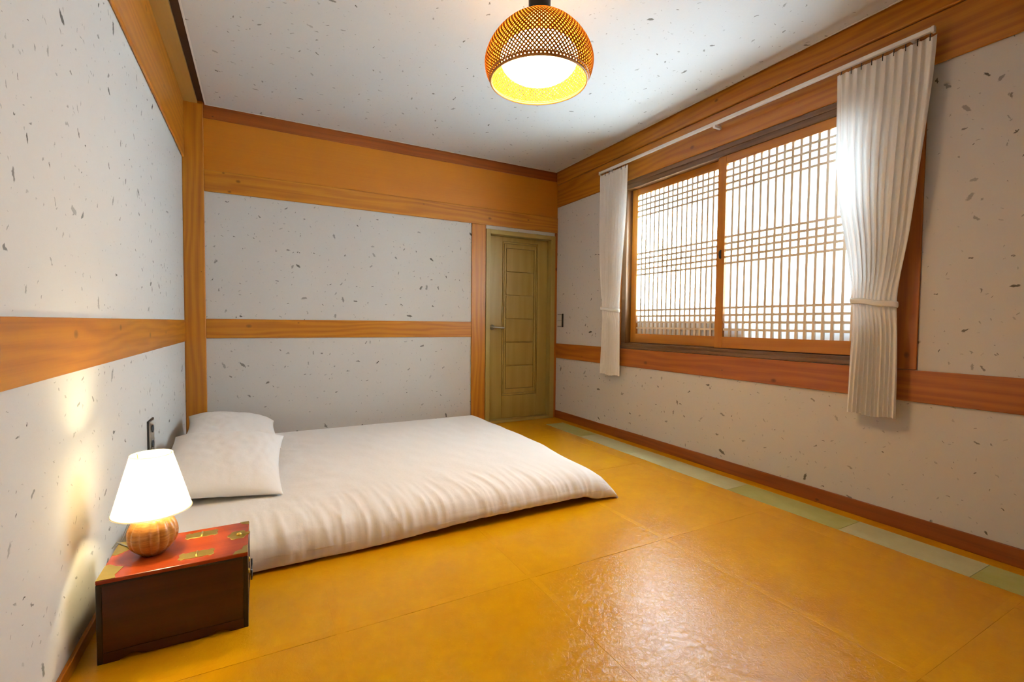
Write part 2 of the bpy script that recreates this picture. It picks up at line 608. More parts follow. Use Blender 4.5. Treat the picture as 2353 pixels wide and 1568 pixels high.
e = 0.0
trim((XL, YB - 0.016, 0), (-0.352, YB, HC + 0.035), M['beam'], 'upright timber corner post between left wall and far wall', 'post')
trim((XL, YF, 2.197), (XL + 0.016, YB - 0.016, HC + 0.035), M['beam'], 'heavy timber top beam running along the left wall under the ceiling', bev=0.012)
trim((XL + 0.016, YF, HC + 0.002), (-0.386, YB - 0.016, HC + 0.04), M['ply_pale'], 'pale plywood soffit strip above the left beam', 'board', bev=0.001)
trim((XL, YF, 0.851), (XL + 0.006, YB - 0.016, 1.011), M['beam'], 'timber mid rail on left wall above the bedside lamp', 'rail', bev=0.002)
trim((-0.352, YB - 0.012, 2.508), (XR, YB, HC + 0.02), M['baseboard'], 'narrow brown board under the ceiling on far wall', 'board', bev=0.003)
trim((-0.352, YB - 0.006, 2.130), (XR, YB, 2.508), M['ply'], 'smooth orange plywood panel high on the far wall', 'panel', bev=0.001)
trim((-0.352, YB - 0.016, 1.971), (XR, YB, 2.130), M['beam'], 'timber lintel beam across far wall above the door', bev=0.005)
trim((-0.352, YB - 0.009, 0.873), (1.815, YB, 1.020), M['beam'], 'timber mid rail across the far wall behind the bed', 'rail', bev=0.003)
trim((1.815, YB - 0.012, 0), (1.965, YB, 1.971), M['beam'], 'upright timber post left of the door', 'post', bev=0.004)
trim((2.776, YB - 0.012, 0), (XR, YB, 1.971), M['beam_red'], 'slim orange timber post right of the door in the corner', 'post', bev=0.002)
trim((XR - 0.022, YF, 2.474), (XR, YB - 0.016, HC + 0.02), M['beam'], 'upper timber beam on right wall directly under the ceiling', bev=0.008)
trim((XR - 0.014, YF, 2.238), (XR, YB - 0.016, 2.472), M['beam'], 'timber head beam on the right wall behind the curtain rail', bev=0.006)
trim((XR - 0.010, YF, 0.644), (XR, YB - 0.012, 0.798), M['beam_red'], 'reddish timber mid rail on the right wall below the window', 'rail', bev=0.003)
trim((XR - 0.010, 1.054, 0.800), (XR, WY0, 2.236), M['beam_red'], 'upright reddish casing board right of the window behind the large curtain', 'casing', bev=0.003)
trim((XR - 0.010, WY1, 0.800), (XR, 3.300, 2.236), M['beam_red'], 'upright reddish casing board left of the window behind the small curtain', 'casing', bev=0.003)
struct(box('baseboard_left', (XL, YF, 0), (XL + 0.012, YB - 0.016, 0.042), M['beam']), 'low orange skirting along the left wall beside the chest', 'skirting')
struct(box('baseboard_back', (-0.352, YB - 0.012, 0), (1.815, YB, 0.075), M['baseboard']), 'brown skirting along the far wall behind the bed', 'skirting')
struct(box('baseboard_right', (XR - 0.012, YF, 0), (XR, YB - 0.012, 0.0815), M['baseboard']), 'reddish brown skirting along the right wall', 'skirting')

# ------------------------------------------------------------------ door
dr = struct(empty('door_1', (2.37, YB, 0)), 'closed olive wood-grain panel door in the far right corner', 'door')
box('door_jamb', (1.966, YB - 0.020, 0), (2.012, YB + 0.115, 1.934), M['door_frame'], dr, 2)
box('door_jamb', (2.722, YB - 0.020, 0), (2.775, YB + 0.115, 1.934), M['door_frame'], dr, 2)
box('door_head', (2.012, YB - 0.020, 1.890), (2.722, YB + 0.115, 1.934), M['door_frame'], dr, 0)
box('threshold', (2.012, YB - 0.020, 0), (2.722, YB + 0.115, 0.026), M['door_frame'], dr, 0)
LY = YB + 0.062
leaf = box('leaf', (2.014, LY, 0.028), (2.720, LY + 0.04, 1.888), M['door'], dr, 2, 0.001)
g = 0.005
P0 = (2.180, 2.600, 0.262, 1.842)      # outer groove
P1 = (2.197, 2.583, 0.282, 1.822)
P2 = (2.222, 2.558, 0.330, 1.776)      # inner panels
y0, y1 = LY - 0.011, LY + 0.001


def ring(name, a, bb):
    box(name, (a[0], y0, a[2]), (bb[0], y1, a[3]), M['door'], leaf, 2, 0.0015)
    box(name, (bb[1], y0, a[2]), (a[1], y1, a[3]), M['door'], leaf, 2, 0.0015)
    box(name, (bb[0], y0, bb[3]), (bb[1], y1, a[3]), M['door'], leaf, 2, 0.0015)
    box(name, (bb[0], y0, a[2]), (bb[1], y1, bb[2]), M['door'], leaf, 2, 0.0015)


ring('stile', (2.015, 2.719, 0.029, 1.887), P0)
ring('moulding', (P0[0] + g, P0[1] - g, P0[2] + g, P0[3] - g), P1)
ring('moulding', (P1[0] + g, P1[1] - g, P1[2] + g, P1[3] - g), P2)
ph = (P2[3] - P2[2]) / 6
for k in range(6):
    box('panel', (P2[0] + g, y0, P2[2] + k * ph + g), (P2[1] - g, y1, P2[2] + (k + 1) * ph - g), M['door'], leaf, 2, 0.0015)
hd = lathe('door_handle', [(0.0, 0), (0.026, 0), (0.026, 0.006), (0.012, 0.010), (0.010, 0.045), (0.0, 0.045)], M['silver'], leaf, (2.068, LY - 0.011, 0.966), 24)
hd.rotation_euler = (math.radians(90), 0, 0)
tag(hd, 'silver lever handle')
tube('lever', [(2.068, LY - 0.047, 0.966), (2.085, LY - 0.052, 0.966), (2.13, LY - 0.054, 0.964), (2.185, LY - 0.05, 0.962)], 0.009, M['silver'], leaf, 10)

# ------------------------------------------------------------------ window
win = struct(empty('window_1', (XR, 2.18, WZ0)), 'two-leaf sliding window with timber lattice over translucent white paper', 'window')
XA, XB = XR - 0.004, XR + 0.110
box('frame_head', (XA, WY0, 2.165), (XB, WY1, 2.232), M['dark_wood'], win, 1)
box('frame_head', (XA - 0.004, WY0, 2.205), (XA, WY1, 2.236), M['dark_wood'], win, 1, 0.001)
box('frame_sill', (XA, WY0, WZ0 + 0.001), (XB, WY1, 0.846), M['dark_wood'], win, 1)
box('frame_sill', (XA - 0.010, WY0, WZ0 + 0.001), (XA, WY1, 0.826), M['dark_wood'], win, 1, 0.002)
box('frame_jamb', (XA, WY0, 0.846), (XB, 1.238, 2.165), M['dark_wood'], win, 2)
box('frame_jamb', (XA, 3.112, 0.846), (XB, WY1, 2.165), M['dark_wood'], win, 2)
# running grooves of the sliding leaves
box('sill_track', (XR + 0.044, 1.238, 0.846), (XR + 0.050, 3.112, 0.856), M['dark_wood'], win, 1, 0.001)


def sash(name, ya, yb, xf, big_bottom, label):
    """leaf between ya and yb (glass opening inset), front face at xf"""
    st = 0.064
    z0, z1, g0, g1 = 0.852, 2.168, 0.929, 2.108
    d = 0.034
    s = boxes(name, [((xf, ya, z0), (xf + d, ya + st, z1)), ((xf, yb - st, z0), (xf + d, yb, z1))], M['sash'], win, (xf, (ya + yb) / 2, z0), grain=2, bev=0.002)
    tag(s, label)
    box('sash_rail', (xf + 0.0005, ya + st, z0), (xf + d, yb - st, g0), M['sash'], s, 1, 0.0015)
    box('sash_rail', (xf + 0.0005, ya + st, g1), (xf + d, yb - st, z1), M['sash'], s, 1, 0.0015)
    a, bb = ya + st, yb - st
    n = 17
    step = (bb - a) / n
    for k in range(1, n):
        y = a + k * step
        box('lattice_bar', (xf + 0.006, y - 0.0080, g0), (xf + 0.021, y + 0.0080, g1), M['lattice'], s, 2, 0.001, 1)
    for z in (2.065, 2.020, 1.975, 1.930, 1.613, 1.568, 1.523, 1.478, 1.433, 1.129, 1.079, 1.029, 0.979):
        box('lattice_bar', (xf + 0.007, a, z - 0.0076), (xf + 0.020, bb, z + 0.0076), M['lattice'], s, 1, 0.001, 1)
    bm = bmesh.new()
    hy, hz, zc = (bb - a) / 2 + 0.004, (g1 - g0) / 2 + 0.004, (g0 + g1) / 2
    bm.faces.new([bm.verts.new((0, y_, z_)) for y_, z_ in ((-hy, -hz), (-hy, hz), (hy, hz), (hy, -hz))])
    obj('paper_pane', to_mesh(bm, 'paper_pane'), M['pane'], s, (xf + 0.0222, (a + bb) / 2, zc))
    return s


s1 = sash('sash', 1.238, 2.214, XR + 0.006, True, 'front sliding lattice leaf')
s2 = sash('sash', 2.180, 3.110, XR + 0.054, False, 'rear sliding lattice leaf')
# recessed finger pull on the meeting stile
bm = bmesh.new()
tube_bm(bm, [(0, 0, -0.026), (-0.007, 0, -0.020), (-0.010, 0, 0), (-0.007, 0, 0.020), (0, 0, 0.026)], 0.0075, 8)
obj('finger_pull', to_mesh(bm, 'finger_pull', True), M['dark_metal'], s1, (XR + 0.006, 2.178, 1.498))
# unseen board added outside to block daylight from the lower panes
oa = boxes('trim_exterior', [((XR + 0.1105, WY0, 0.801), (XR + 0.135, WY1, 1.150))], M['dark_wood'], grain=1)
oa.name = 'trim_16'
struct(oa, 'low outer board standing outside the lower part of the window', 'board')

# ------------------------------------------------------------------ wall switch and outlet
sw = tag(empty('wall_switch', (XR, 4.11, 1.043)), 'small grey wall switch on the right wall beside the door', 'switch')
box('plate', (XR - 0.010, 4.058, 0.976), (XR, 4.158, 1.112), M['grey_plate'], sw, 2, 0.003)
box('frame', (XR - 0.013, 4.058, 0.974), (XR, 4.070, 1.114), M['dark_metal'], sw, 2, 0.002)
for k in range(2):
    box('rocker', (XR - 0.015, 4.078, 0.986 + k * 0.060), (XR - 0.010, 4.150, 1.042 + k * 0.060), M['pale_button'], sw, 2, 0.002)
ou = tag(empty('wall_outlet', (XL, 2.885, 0.43)), 'slim grey socket plate on left wall behind the table lamp', 'outlet')
box('plate', (XL, 2.832, 0.348), (XL + 0.011, 2.945, 0.506), M['silver'], ou, 2, 0.004)
box('frame', (XL, 2.826, 0.342), (XL + 0.009, 2.951, 0.512), M['dark_metal'], ou, 2, 0.003)
for k in range(2):
    c = lathe('socket', [(0, 0.0), (0.019, 0.0), (0.019, 0.004), (0.015, 0.004), (0.014, 0.001), (0, 0.001)], M['dark_metal'], ou, (XL + 0.012, 2.887, 0.390 + k * 0.075), 20)
    c.rotation_euler = (0, math.radians(90), 0)

# ------------------------------------------------------------------ curtain rail and curtains
CX = XR - 0.075
cr_ = tag(empty('curtain_rail', (CX, 2.2, 2.37)), 'slim white curtain track fixed along the head beam above the window', 'curtain rail')
box('track', (CX - 0.010, 1.018, 2.364), (CX + 0.010, 3.405, 2.386), M['white_plastic'], cr_, 1, 0.004)
for y in (1.10, 2.19, 3.30):
    zb = 2.346 if y == 2.19 else 2.366
    box('bracket', (CX + (-0.006 if y == 2.19 else 0.008), y - 0.010, zb), (XR - 0.014, y + 0.010, zb + 0.019), M['white_plastic'], cr_, 0, 0.003)
for y in (1.017, 3.402):
    box('end_cap', (CX - 0.012, y - 0.006, 2.357), (CX + 0.012, y + 0.006, 2.387), M['white_plastic'], cr_, 2, 0.003)


def lerp_tab(tab, z):
    for (za, a0, a1), (zb, b0, b1) in zip(tab[:-1], tab[1:]):
        if zb <= z <= za:
            t = (za - z) / (za - zb)
            t = t * t * (3 - 2 * t) if False else t
            return a0 + (b0 - a0) * t, a1 + (b1 - a1) * t
    return tab[-1][1:]


def smooth_tab(tab, z):
    # average a few samples so that the outline bends softly
    n, s0, s1 = 5, 0, 0
    for k in range(-2, 3):
        zz = min(max(z + k * 0.028, tab[-1][0]), tab[0][0])
        a, b2 = lerp_tab(tab, zz)
        s0 += a
        s1 += b2
    return s0 / n, s1 / n


def curtain(name, tab, folds, label, seed, tie_z, hooks):
    rnd = random.Random(seed)
    root = tag(empty(name, (CX, (tab[-1][1] + tab[-1][2]) / 2, tab[-1][0])), label, 'curtain', 'white tied curtains at the window')
    og = Vector(root.location)
    ph_ = [rnd.uniform(-0.5, 0.5) for _ in range(folds + 3)]
    am = [rnd.uniform(0.55, 1.25) for _ in range(folds + 3)]
    NZ, NS = 90, folds * 12
    z0, z1 = tab[0][0], tab[-1][0]
    bm = bmesh.new()
    rows = []
    for i in range(NZ + 1):
        z = z0 + (z1 - z0) * i / NZ
        ya, yb = smooth_tab(tab, z)
        row = []
        dt = abs(z - tie_z)
        pinch = math.exp(-(dt / 0.10) ** 2)
        amp = 0.0095 * (1 - 0.55 * pinch)
        if z < tie_z:
            amp *= 0.75 + 0.35 * min(1, dt / 0.5)
        for j in range(NS + 1):
            s = j / NS
            ss = s + 0.012 * math.sin(7 * s + 3 * z)
            f = ss * folds
            k = max(0, min(folds, int(f)))
            w = f - int(f)
            A = am[k] * (1 - w) + am[k + 1] * w
            P = ph_[k] * (1 - w) + ph_[k + 1] * w
            ang = 2 * math.pi * f + P
            x = amp * A * (math.sin(ang) + 0.25 * math.sin(2 * ang + 0.6))
            # the bunch is round where it is tied
            x -= 0.030 * pinch * math.sqrt(max(0, 1 - (2 * s - 1) ** 2))
            x += 0.004 * noise.noise(Vector((s * 5, z * 2.5, seed)))
            y = ya + (yb - ya) * s + 0.35 * amp * A * math.cos(ang) * math.sin(math.pi * min(1, max(0, s)))
            zz = z
            if i == 0:
                zz += 0.006 * math.sin(ang) - 0.004
            if i == NZ:
                zz += 0.005 * math.sin(9 * s)
            row.append(bm.verts.new(Vector((CX + x, y, zz)) - og))
        rows.append(row)
    for A_, B_ in zip(rows[:-1], rows[1:]):
        for j in range(NS):
            bm.faces.new((A_[j], A_[j + 1], B_[j + 1], B_[j]))
    bm.normal_update()
    uv_box(bm, 2)
    fb = obj('fabric', to_mesh(bm, 'fabric', True), M['curtain'], root, og)
    # tieback band round the bunch
    ya, yb = smooth_tab(tab, tie_z)
    yc, hw = (ya + yb) / 2, abs(yb - ya) / 2 + 0.006
    bm = bmesh.new()
    rings = []
    for k in range(40):
        a = 2 * math.pi * k / 40
        cx, cy = CX - 0.010 - 0.034 * math.cos(a), yc + hw * math.sin(a)
        dz = 0.016 * math.cos(a) * 0 + 0.014 * math.sin(a)
        sec = []
        for (dr_, dh) in ((0.001, 0.015), (0.003, 0.009), (0.0035, 0), (0.003, -0.009), (0.001, -0.015), (-0.001, 0)):
            sec.append(bm.verts.new(Vector((cx - dr_ * math.cos(a), cy + dr_ * math.sin(a), tie_z + dz + dh + 0.002 * math.sin(5 * a))) - og))
        rings.append(sec)
    for k in range(40):
        A_, B_ = rings[k], rings[(k + 1) % 40]
        for q in range(6):
            bm.faces.new((A_[q], A_[(q + 1) % 6], B_[(q + 1) % 6], B_[q]))
    bmesh.ops.recalc_face_normals(bm, faces=bm.faces[:])
    obj('tieback', to_mesh(bm, 'tieback', True), M['curtain'], root, og)
    hk = bpy.data.meshes.new('hook')
    bm = bmesh.new()
    tube_bm(bm, [(0, 0, -0.02), (0, 0, 0.006), (0.003, 0, 0.012), (0.006, 0, 0.010)], 0.0022, 6)
    bm.to_mesh(hk)
    bm.free()
    hk.materials.append(M['dark_metal'])
    ya, yb = tab[0][1], tab[0][2]
    for k in range(hooks):
        h = obj('hook', hk, None, root, (CX - 0.002, ya + (yb - ya) * (k + 0.5) / hooks, z0 - 0.002))
    return root


curtain('curtain', [(2.348, 1.425, 1.005), (2.20, 1.42, 1.012), (1.90, 1.412, 1.035), (1.64, 1.385, 1.058), (1.44, 1.345, 1.078), (1.25, 1.316, 1.106), (1.13, 1.306, 1.118),
                    (1.02, 1.306, 1.110), (0.80, 1.316, 1.104), (0.555, 1.322, 1.104)], 11,
        'larger white curtain on the right of the window, tied back at mid height', 3, 1.130, 9)
curtain('curtain', [(2.352, 3.405, 3.040), (2.10, 3.40, 3.046), (1.80, 3.395, 3.062), (1.50, 3.378, 3.088), (1.28, 3.356, 3.104), (1.145, 3.335, 3.110),
                    (1.02, 3.342, 3.106), (0.80, 3.352, 3.102), (0.558, 3.362, 3.100)], 9,
        'smaller farther white curtain on the left of the window near the door', 11, 1.140, 7)

# ------------------------------------------------------------------ woven ceiling lamp
LX, LYY = 1.150, 1.89
lamp = tag(empty('ceiling_lamp', (LX, LYY, HC)), 'round woven bamboo ceiling lamp glowing in the middle of the ceiling', 'lamp')
lathe('mount', [(0.0, 2.60), (0.075, 2.60), (0.075, 2.575), (0.052, 2.565), (0.050, 2.432), (0.046, 2.424), (0.0, 2.424)], M['dark_metal'], lamp, (LX, LYY, 0), 32)
prof = [(0.030, 2.425), (0.075, 2.414), (0.118, 2.394), (0.158, 2.366), (0.194, 2.330), (0.222, 2.291), (0.241, 2.252), (0.249, 2.216), (0.246, 2.182), (0.237, 2.154), (0.224, 2.132)]


def prof_at(t):
    n = len(prof) - 1
    f = t * n
    i = min(int(f), n - 1)
    w = f - i
    p = [Vector(prof[max(0, min(n, i + k))]) for k in (-1, 0, 1, 2)]
    return 0.5 * ((2 * p[1]) + (-p[0] + p[2]) * w + (2 * p[0] - 5 * p[1] + 4 * p[2] - p[3]) * w * w + (-p[0] + 3 * p[1] - 3 * p[2] + p[3]) * w ** 3)


bm = bmesh.new()
NSTR, NSEG = 84, 30
for dirn in (-1, 1):
    for k in range(NSTR):
        a0 = 2 * math.pi * (k + (0.25 if dirn > 0 else 0)) / NSTR
        prev = None
        for i in range(NSEG + 1):
            t = 0.06 + 0.94 * i / NSEG
            p = prof_at(t)
            a = a0 + dirn * 1.25 * t
            wv = 0.0016 * math.cos(math.pi * (i + k)) * dirn
            r = p.x + dirn * 0.0010
            hw = min(0.0046, 0.5 * 0.62 * 2 * math.pi * p.x / NSTR) / max(p.x, 0.02)
            ring_ = []
            for da, drr in ((-hw, 0.0007), (hw, 0.0007), (hw, -0.0007), (-hw, -0.0007)):
                ring_.append(bm.verts.new(((r + drr) * math.cos(a + da), (r + drr) * math.sin(a + da), p.y)))
            if prev:
                for q in range(4):
                    bm.faces.new((prev[q], prev[(q + 1) % 4], ring_[(q + 1) % 4], ring_[q]))
            prev = ring_
bmesh.ops.recalc_face_normals(bm, faces=bm.faces[:])
tag(obj('shade', to_mesh(bm, 'shade'), M['bamboo'], lamp, (LX, LYY, 0)), 'woven bamboo strip shade')
for nm, R_, z, rr in (('rim', 0.222, 2.128, 0.0055), ('rim', 0.229, 2.141, 0.003), ('top_ring', 0.060, 2.424, 0.005)):
    pr = [(R_ + rr * math.cos(2 * math.pi * k / 10), z + rr * math.sin(2 * math.pi * k / 10)) for k in range(10)]
    lathe(nm, pr, M['bamboo_rim'], lamp, (LX, LYY, 0), 72, closed=True)
gl = [(0.178 * math.sin(math.pi * k / 20), 2.228 - 0.095 * math.cos(math.pi * k / 20)) for k in range(21)]
gl[0] = (0.0, 2.133)
gl[-1] = (0.0, 2.323)
lathe('globe', gl, M['globe'], lamp, (LX, LYY, 0), 40)
tube('stem', [(LX, LYY, 2.318), (LX, LYY, 2.430)], 0.006, M['bamboo_rim'], lamp, 12)
lathe('top_plate', [(0.0, 2.4215), (0.066, 2.4130), (0.066, 2.4105), (0.0, 2.4105)], M['bamboo_rim'], lamp, (LX, LYY, 0), 40)

# ------------------------------------------------------------------ chest
CX0, CX1, CY0, CY1, CZ = -0.424, -0.040, 1.730, 2.000, 0.250
ch = tag(empty('chest', ((CX0 + CX1) / 2, (CY0 + CY1) / 2, 0)), 'low dark red lacquered wooden chest with brass fittings, standing beside the bed', 'chest')
box('body', (CX0 + 0.003, CY0 + 0.003, 0.030), (CX1 - 0.003, CY1 - 0.003, 0.236), M['chest'], ch, 0, 0.002)
for x in (CX0, CX1 - 0.014):
    for y in (CY0, CY1 - 0.014):
        box('corner_post', (x, y, 0.0), (x + 0.014, y + 0.014, 0.237), M['chest_edge'], ch, 2, 0.002)
box('top', (CX0, CY0, 0.237), (CX1, CY1, CZ), M['chest_top'], ch, 0, 0.0025)
box('top_edge', (CX0 + 0.014, CY0 - 0.0008, 0.231), (CX1 - 0.014, CY0 + 0.004, 0.238), M['chest_edge'], ch, 0, 0.001)


def skirt_pts(a, bb):
    w = bb - a
    pts = [(a, 0.0), (a + 0.10 * w, 0.0)]
    for u, z in ((0.13, 0.006), (0.17, 0.013), (0.21, 0.014), (0.25, 0.006), (0.28, 0.003), (0.50, 0.003), (0.72, 0.003), (0.75, 0.006), (0.79, 0.014), (0.83, 0.013), (0.87, 0.006)):
        pts.append((a + u * w, z))
    pts += [(a + 0.90 * w, 0.0), (bb, 0.0), (bb, 0.031), (a, 0.031)]
    return pts


prism('base_skirt', skirt_pts(CX0 + 0.014, CX1 - 0.014), CY0 + 0.001, CY0 + 0.011, M['chest'], ch, axis=1)
prism('base_skirt', skirt_pts(CX0 + 0.014, CX1 - 0.014), CY1 - 0.011, CY1 - 0.001, M['chest'], ch, axis=1)
prism('base_skirt', skirt_pts(CY0 + 0.014, CY1 - 0.014), CX1 - 0.011, CX1 - 0.001, M['chest'], ch, axis=0)
prism('base_skirt', skirt_pts(CY0 + 0.014, CY1 - 0.014), CX0 + 0.001, CX0 + 0.011, M['chest'], ch, axis=0)
BZ = CZ + 0.0014


def plate(pts, name='brass_plate', z1=BZ):
    return prism(name, pts, CZ - 0.0004, z1, M['brass'], ch, bev=0.0004)


def wing(cx, cy, w, h, flip):
    """hinge wing with a scalloped outline"""
    f = -1 if flip else 1
    pts = [(0.002, -0.5), (0.35, -0.5), (0.62, -0.42), (0.80, -0.56), (1.0, -0.34), (0.93, 0), (1.0, 0.34), (0.80, 0.56), (0.62, 0.42), (0.35, 0.5), (0.002, 0.5)]
    q = [(cx + f * x * w, cy + y * h) for x, y in pts]
    return q if not flip else q[::-1]


for cy in (1.787, 1.948):
    plate(wing(-0.184, cy, 0.048, 0.046, False), 'hinge_wing')
    plate(wing(-0.186, cy, 0.048, 0.046, True), 'hinge_wing')
    tube('hinge_pin', [(-0.185, cy - 0.022, CZ + 0.0015), (-0.185, cy + 0.022, CZ + 0.0015)], 0.0028, M['brass'], ch, 8)
# left edge corner plates, right corner plates and the lock plate
plate([(CX0 + 0.001, CY0 + 0.001), (CX0 + 0.046, CY0 + 0.001), (CX0 + 0.040, CY0 + 0.022), (CX0 + 0.052, CY0 + 0.070), (CX0 + 0.030, CY0 + 0.082), (CX0 + 0.012, CY0 + 0.102), (CX0 + 0.001, CY0 + 0.098)], 'corner_plate')
plate([(CX0 + 0.001, CY1 - 0.001), (CX0 + 0.001, CY1 - 0.10), (CX0 + 0.014, CY1 - 0.105), (CX0 + 0.034, CY1 - 0.082), (CX0 + 0.050, CY1 - 0.060), (CX0 + 0.040, CY1 - 0.022), (CX0 + 0.046, CY1 - 0.001)], 'corner_plate')
plate([(CX1 - 0.001, CY0 + 0.001), (CX1 - 0.001, CY0 + 0.058), (CX1 - 0.014, CY0 + 0.052), (CX1 - 0.018, CY0 + 0.030), (CX1 - 0.036, CY0 + 0.022), (CX1 - 0.042, CY0 + 0.001)], 'corner_plate')
plate([(CX1 - 0.001, CY1 - 0.001), (CX1 - 0.030, CY1 - 0.001), (CX1 - 0.026, CY1 - 0.014), (CX1 - 0.010, CY1 - 0.026), (CX1 - 0.001, CY1 - 0.030)], 'corner_plate')
lk = []
for k in range(40):
    a = 2 * math.pi * k / 40
    r = 0.030 * (1 + 0.10 * math.cos(6 * a))
    lk.append((CX1 - 0.033 + r * math.cos(a), 1.886 + 1.15 * r * math.sin(a)))
plate(lk, 'lock_plate')
lathe('lock_knob', [(0, 0.0), (0.009, 0.0), (0.008, 0.004), (0.004, 0.008), (0, 0.009)], M['brass'], ch, (CX1 - 0.030, 1.884, BZ), 20)
box('lock_hasp', (CX1 - 0.020, 1.877, BZ), (CX1 + 0.004, 1.895, BZ + 0.002), M['brass'], ch, 0, 0.0007)
# drop handle on the right side
for y in (1.875, 1.965):
    h_ = lathe('handle_rose', [(0, 0), (0.010, 0), (0.008, 0.004), (0, 0.006)], M['brass'], ch, (CX1 - 0.003, y, 0.120), 16)
    h_.rotation_euler = (0, math.radians(90), 0)
pts = [(CX1 + 0.007, 1.92 + 0.045 * math.cos(a), 0.120 + (0.052 * math.sin(a))) for a in [math.pi * k / 16 + math.pi for k in range(17)]]
tube('drop_handle', pts, 0.003, M['dark_metal'], ch, 8)

# ------------------------------------------------------------------ table lamp
TX, TY = -0.310, 1.865
tl = tag(empty('table_lamp', (TX, TY, CZ)), 'lit table lamp with white cone shade and pumpkin-shaped woven base on the chest', 'lamp')
bp = []
for k in range(19):
    a = -math.pi / 2 + math.pi * k / 18
    r, z = math.cos(a) ** 0.78 * 0.066 if math.cos(a) > 1e-6 else 0.0, CZ + 0.0655 + 0.0625 * math.sin(a)
    bp.append((max(r, 0.0), z))
bp = [(0.0, CZ + 0.0012), (0.030, CZ + 0.0012)] + [p for p in bp if p[0] > 0.030] + [(0.012, CZ + 0.129), (0.0, CZ + 0.129)]
lathe('base', bp, M['pumpkin'], tl, (TX, TY, 0), 96, lobes=(14, 0.11))
lathe('neck', [(0, CZ + 0.124), (0.014, CZ + 0.124), (0.010, CZ + 0.140), (0.010, CZ + 0.215), (0.013, CZ + 0.222), (0.013, CZ + 0.232), (0, CZ + 0.232)], M['brass'], tl, (TX, TY, 0), 20)
S0, S1, Z0, Z1 = 0.106, 0.056, 0.392, 0.574
th = 0.0012
bm = bmesh.new()
ra = [bm.verts.new((S0 * math.cos(2 * math.pi * k / 64), S0 * math.sin(2 * math.pi * k / 64), Z0)) for k in range(64)]
rb = [bm.verts.new((S1 * math.cos(2 * math.pi * k / 64), S1 * math.sin(2 * math.pi * k / 64), Z1)) for k in range(64)]
for k in range(64):
    bm.faces.new((ra[k], ra[(k + 1) % 64], rb[(k + 1) % 64], rb[k]))
obj('shade', to_mesh(bm, 'lamp_shade', True), M['shade'], tl, (TX, TY, 0))
for R_, z in ((S0, Z0), (S1, Z1)):
    pr = [(R_ + 0.0016 * math.cos(2 * math.pi * k / 8), z + 0.0022 * math.sin(2 * math.pi * k / 8)) for k in range(8)]
    lathe('shade_rim', pr, M['shade'], tl, (TX, TY, 0), 64, closed=True)
bb_ = [(0.0, 0.478)] + [(0.026 * math.sin(math.pi * k / 12), 0.508 - 0.030 * math.cos(math.pi * k / 12)) for k in range(1, 12)] + [(0.0, 0.538)]
lathe('bulb', bb_, M['bulb'], tl, (TX, TY, 0), 24)
for k in range(3):
    a = 2 * math.pi * k / 3 + 0.4
    tube('shade_spider', [(TX + 0.010 * math.cos(a), TY + 0.010 * math.sin(a), CZ + 0.220), (TX + 0.046 * math.cos(a), TY + 0.046 * math.sin(a), 0.53), (TX + (S1 - 0.002) * math.cos(a), TY + (S1 - 0.002) * math.sin(a), Z1 - 0.002)], 0.0013, M['brass'], tl, 6)
tube('cord', [(TX - 0.045, TY + 0.045, CZ + 0.012), (-0.395, 1.95, CZ + 0.004), (-0.430, 2.00, CZ + 0.004), (-0.452, 2.04, CZ - 0.03), (-0.470, 2.25, 0.16), (-0.473, 2.6, 0.26), (XL + 0.012, 2.887, 0.39)], 0.0020, M['grey_plate'], tl, 8)

# ------------------------------------------------------------------ bed on the floor
mb = bmesh.new()
box_bm(mb, (-0.455, 2.16, 0.0), (1.60, 3.93, 0.150))
bmesh.ops.bevel(mb, geom=mb.edges[:], offset=0.05, segments=5, affect='EDGES')
mb.normal_update()
uv_box(mb, 0)
mo = obj('floor_mattress', to_mesh(mb, 'floor_mattress', True), M['mattress'], None, (0, 0, 0))
tag(mo, 'thin futon mattress lying on the floor under the white duvet', 'mattress')


def sstep(a, bb, x):
    t = min(1, max(0, (x - a) / (bb - a)))
    return t * t * (3 - 2 * t)


def cr4(p, w):
    return 0.5 * ((2 * p[1]) + (-p[0] + p[2]) * w + (2 * p[0] - 5 * p[1] + 4 * p[2] - p[3]) * w * w + (-p[0] + 3 * p[1] - 3 * p[2] + p[3]) * w ** 3)


SEC = [(2.130, 0.004), (2.098, 0.000), (2.074, 0.010), (2.066, 0.038), (2.066, 0.072), (2.076, 0.106), (2.100, 0.138), (2.148, 0.163), (2.230, 0.177), (2.40, 0.184),
       (2.70, 0.185), (3.00, 0.184), (3.30, 0.183), (3.60, 0.182), (3.80, 0.178), (3.90, 0.166), (3.955, 0.138), (3.975, 0.095), (3.972, 0.045), (3.955, 0.010)]


def sec_at(t):
    n = len(SEC) - 1
    f = t * n
    i = min(int(f), n - 1)
    p = [Vector(SEC[max(0, min(n, i + k))]) for k in (-1, 0, 1, 2)]
    return cr4(p, f - i)


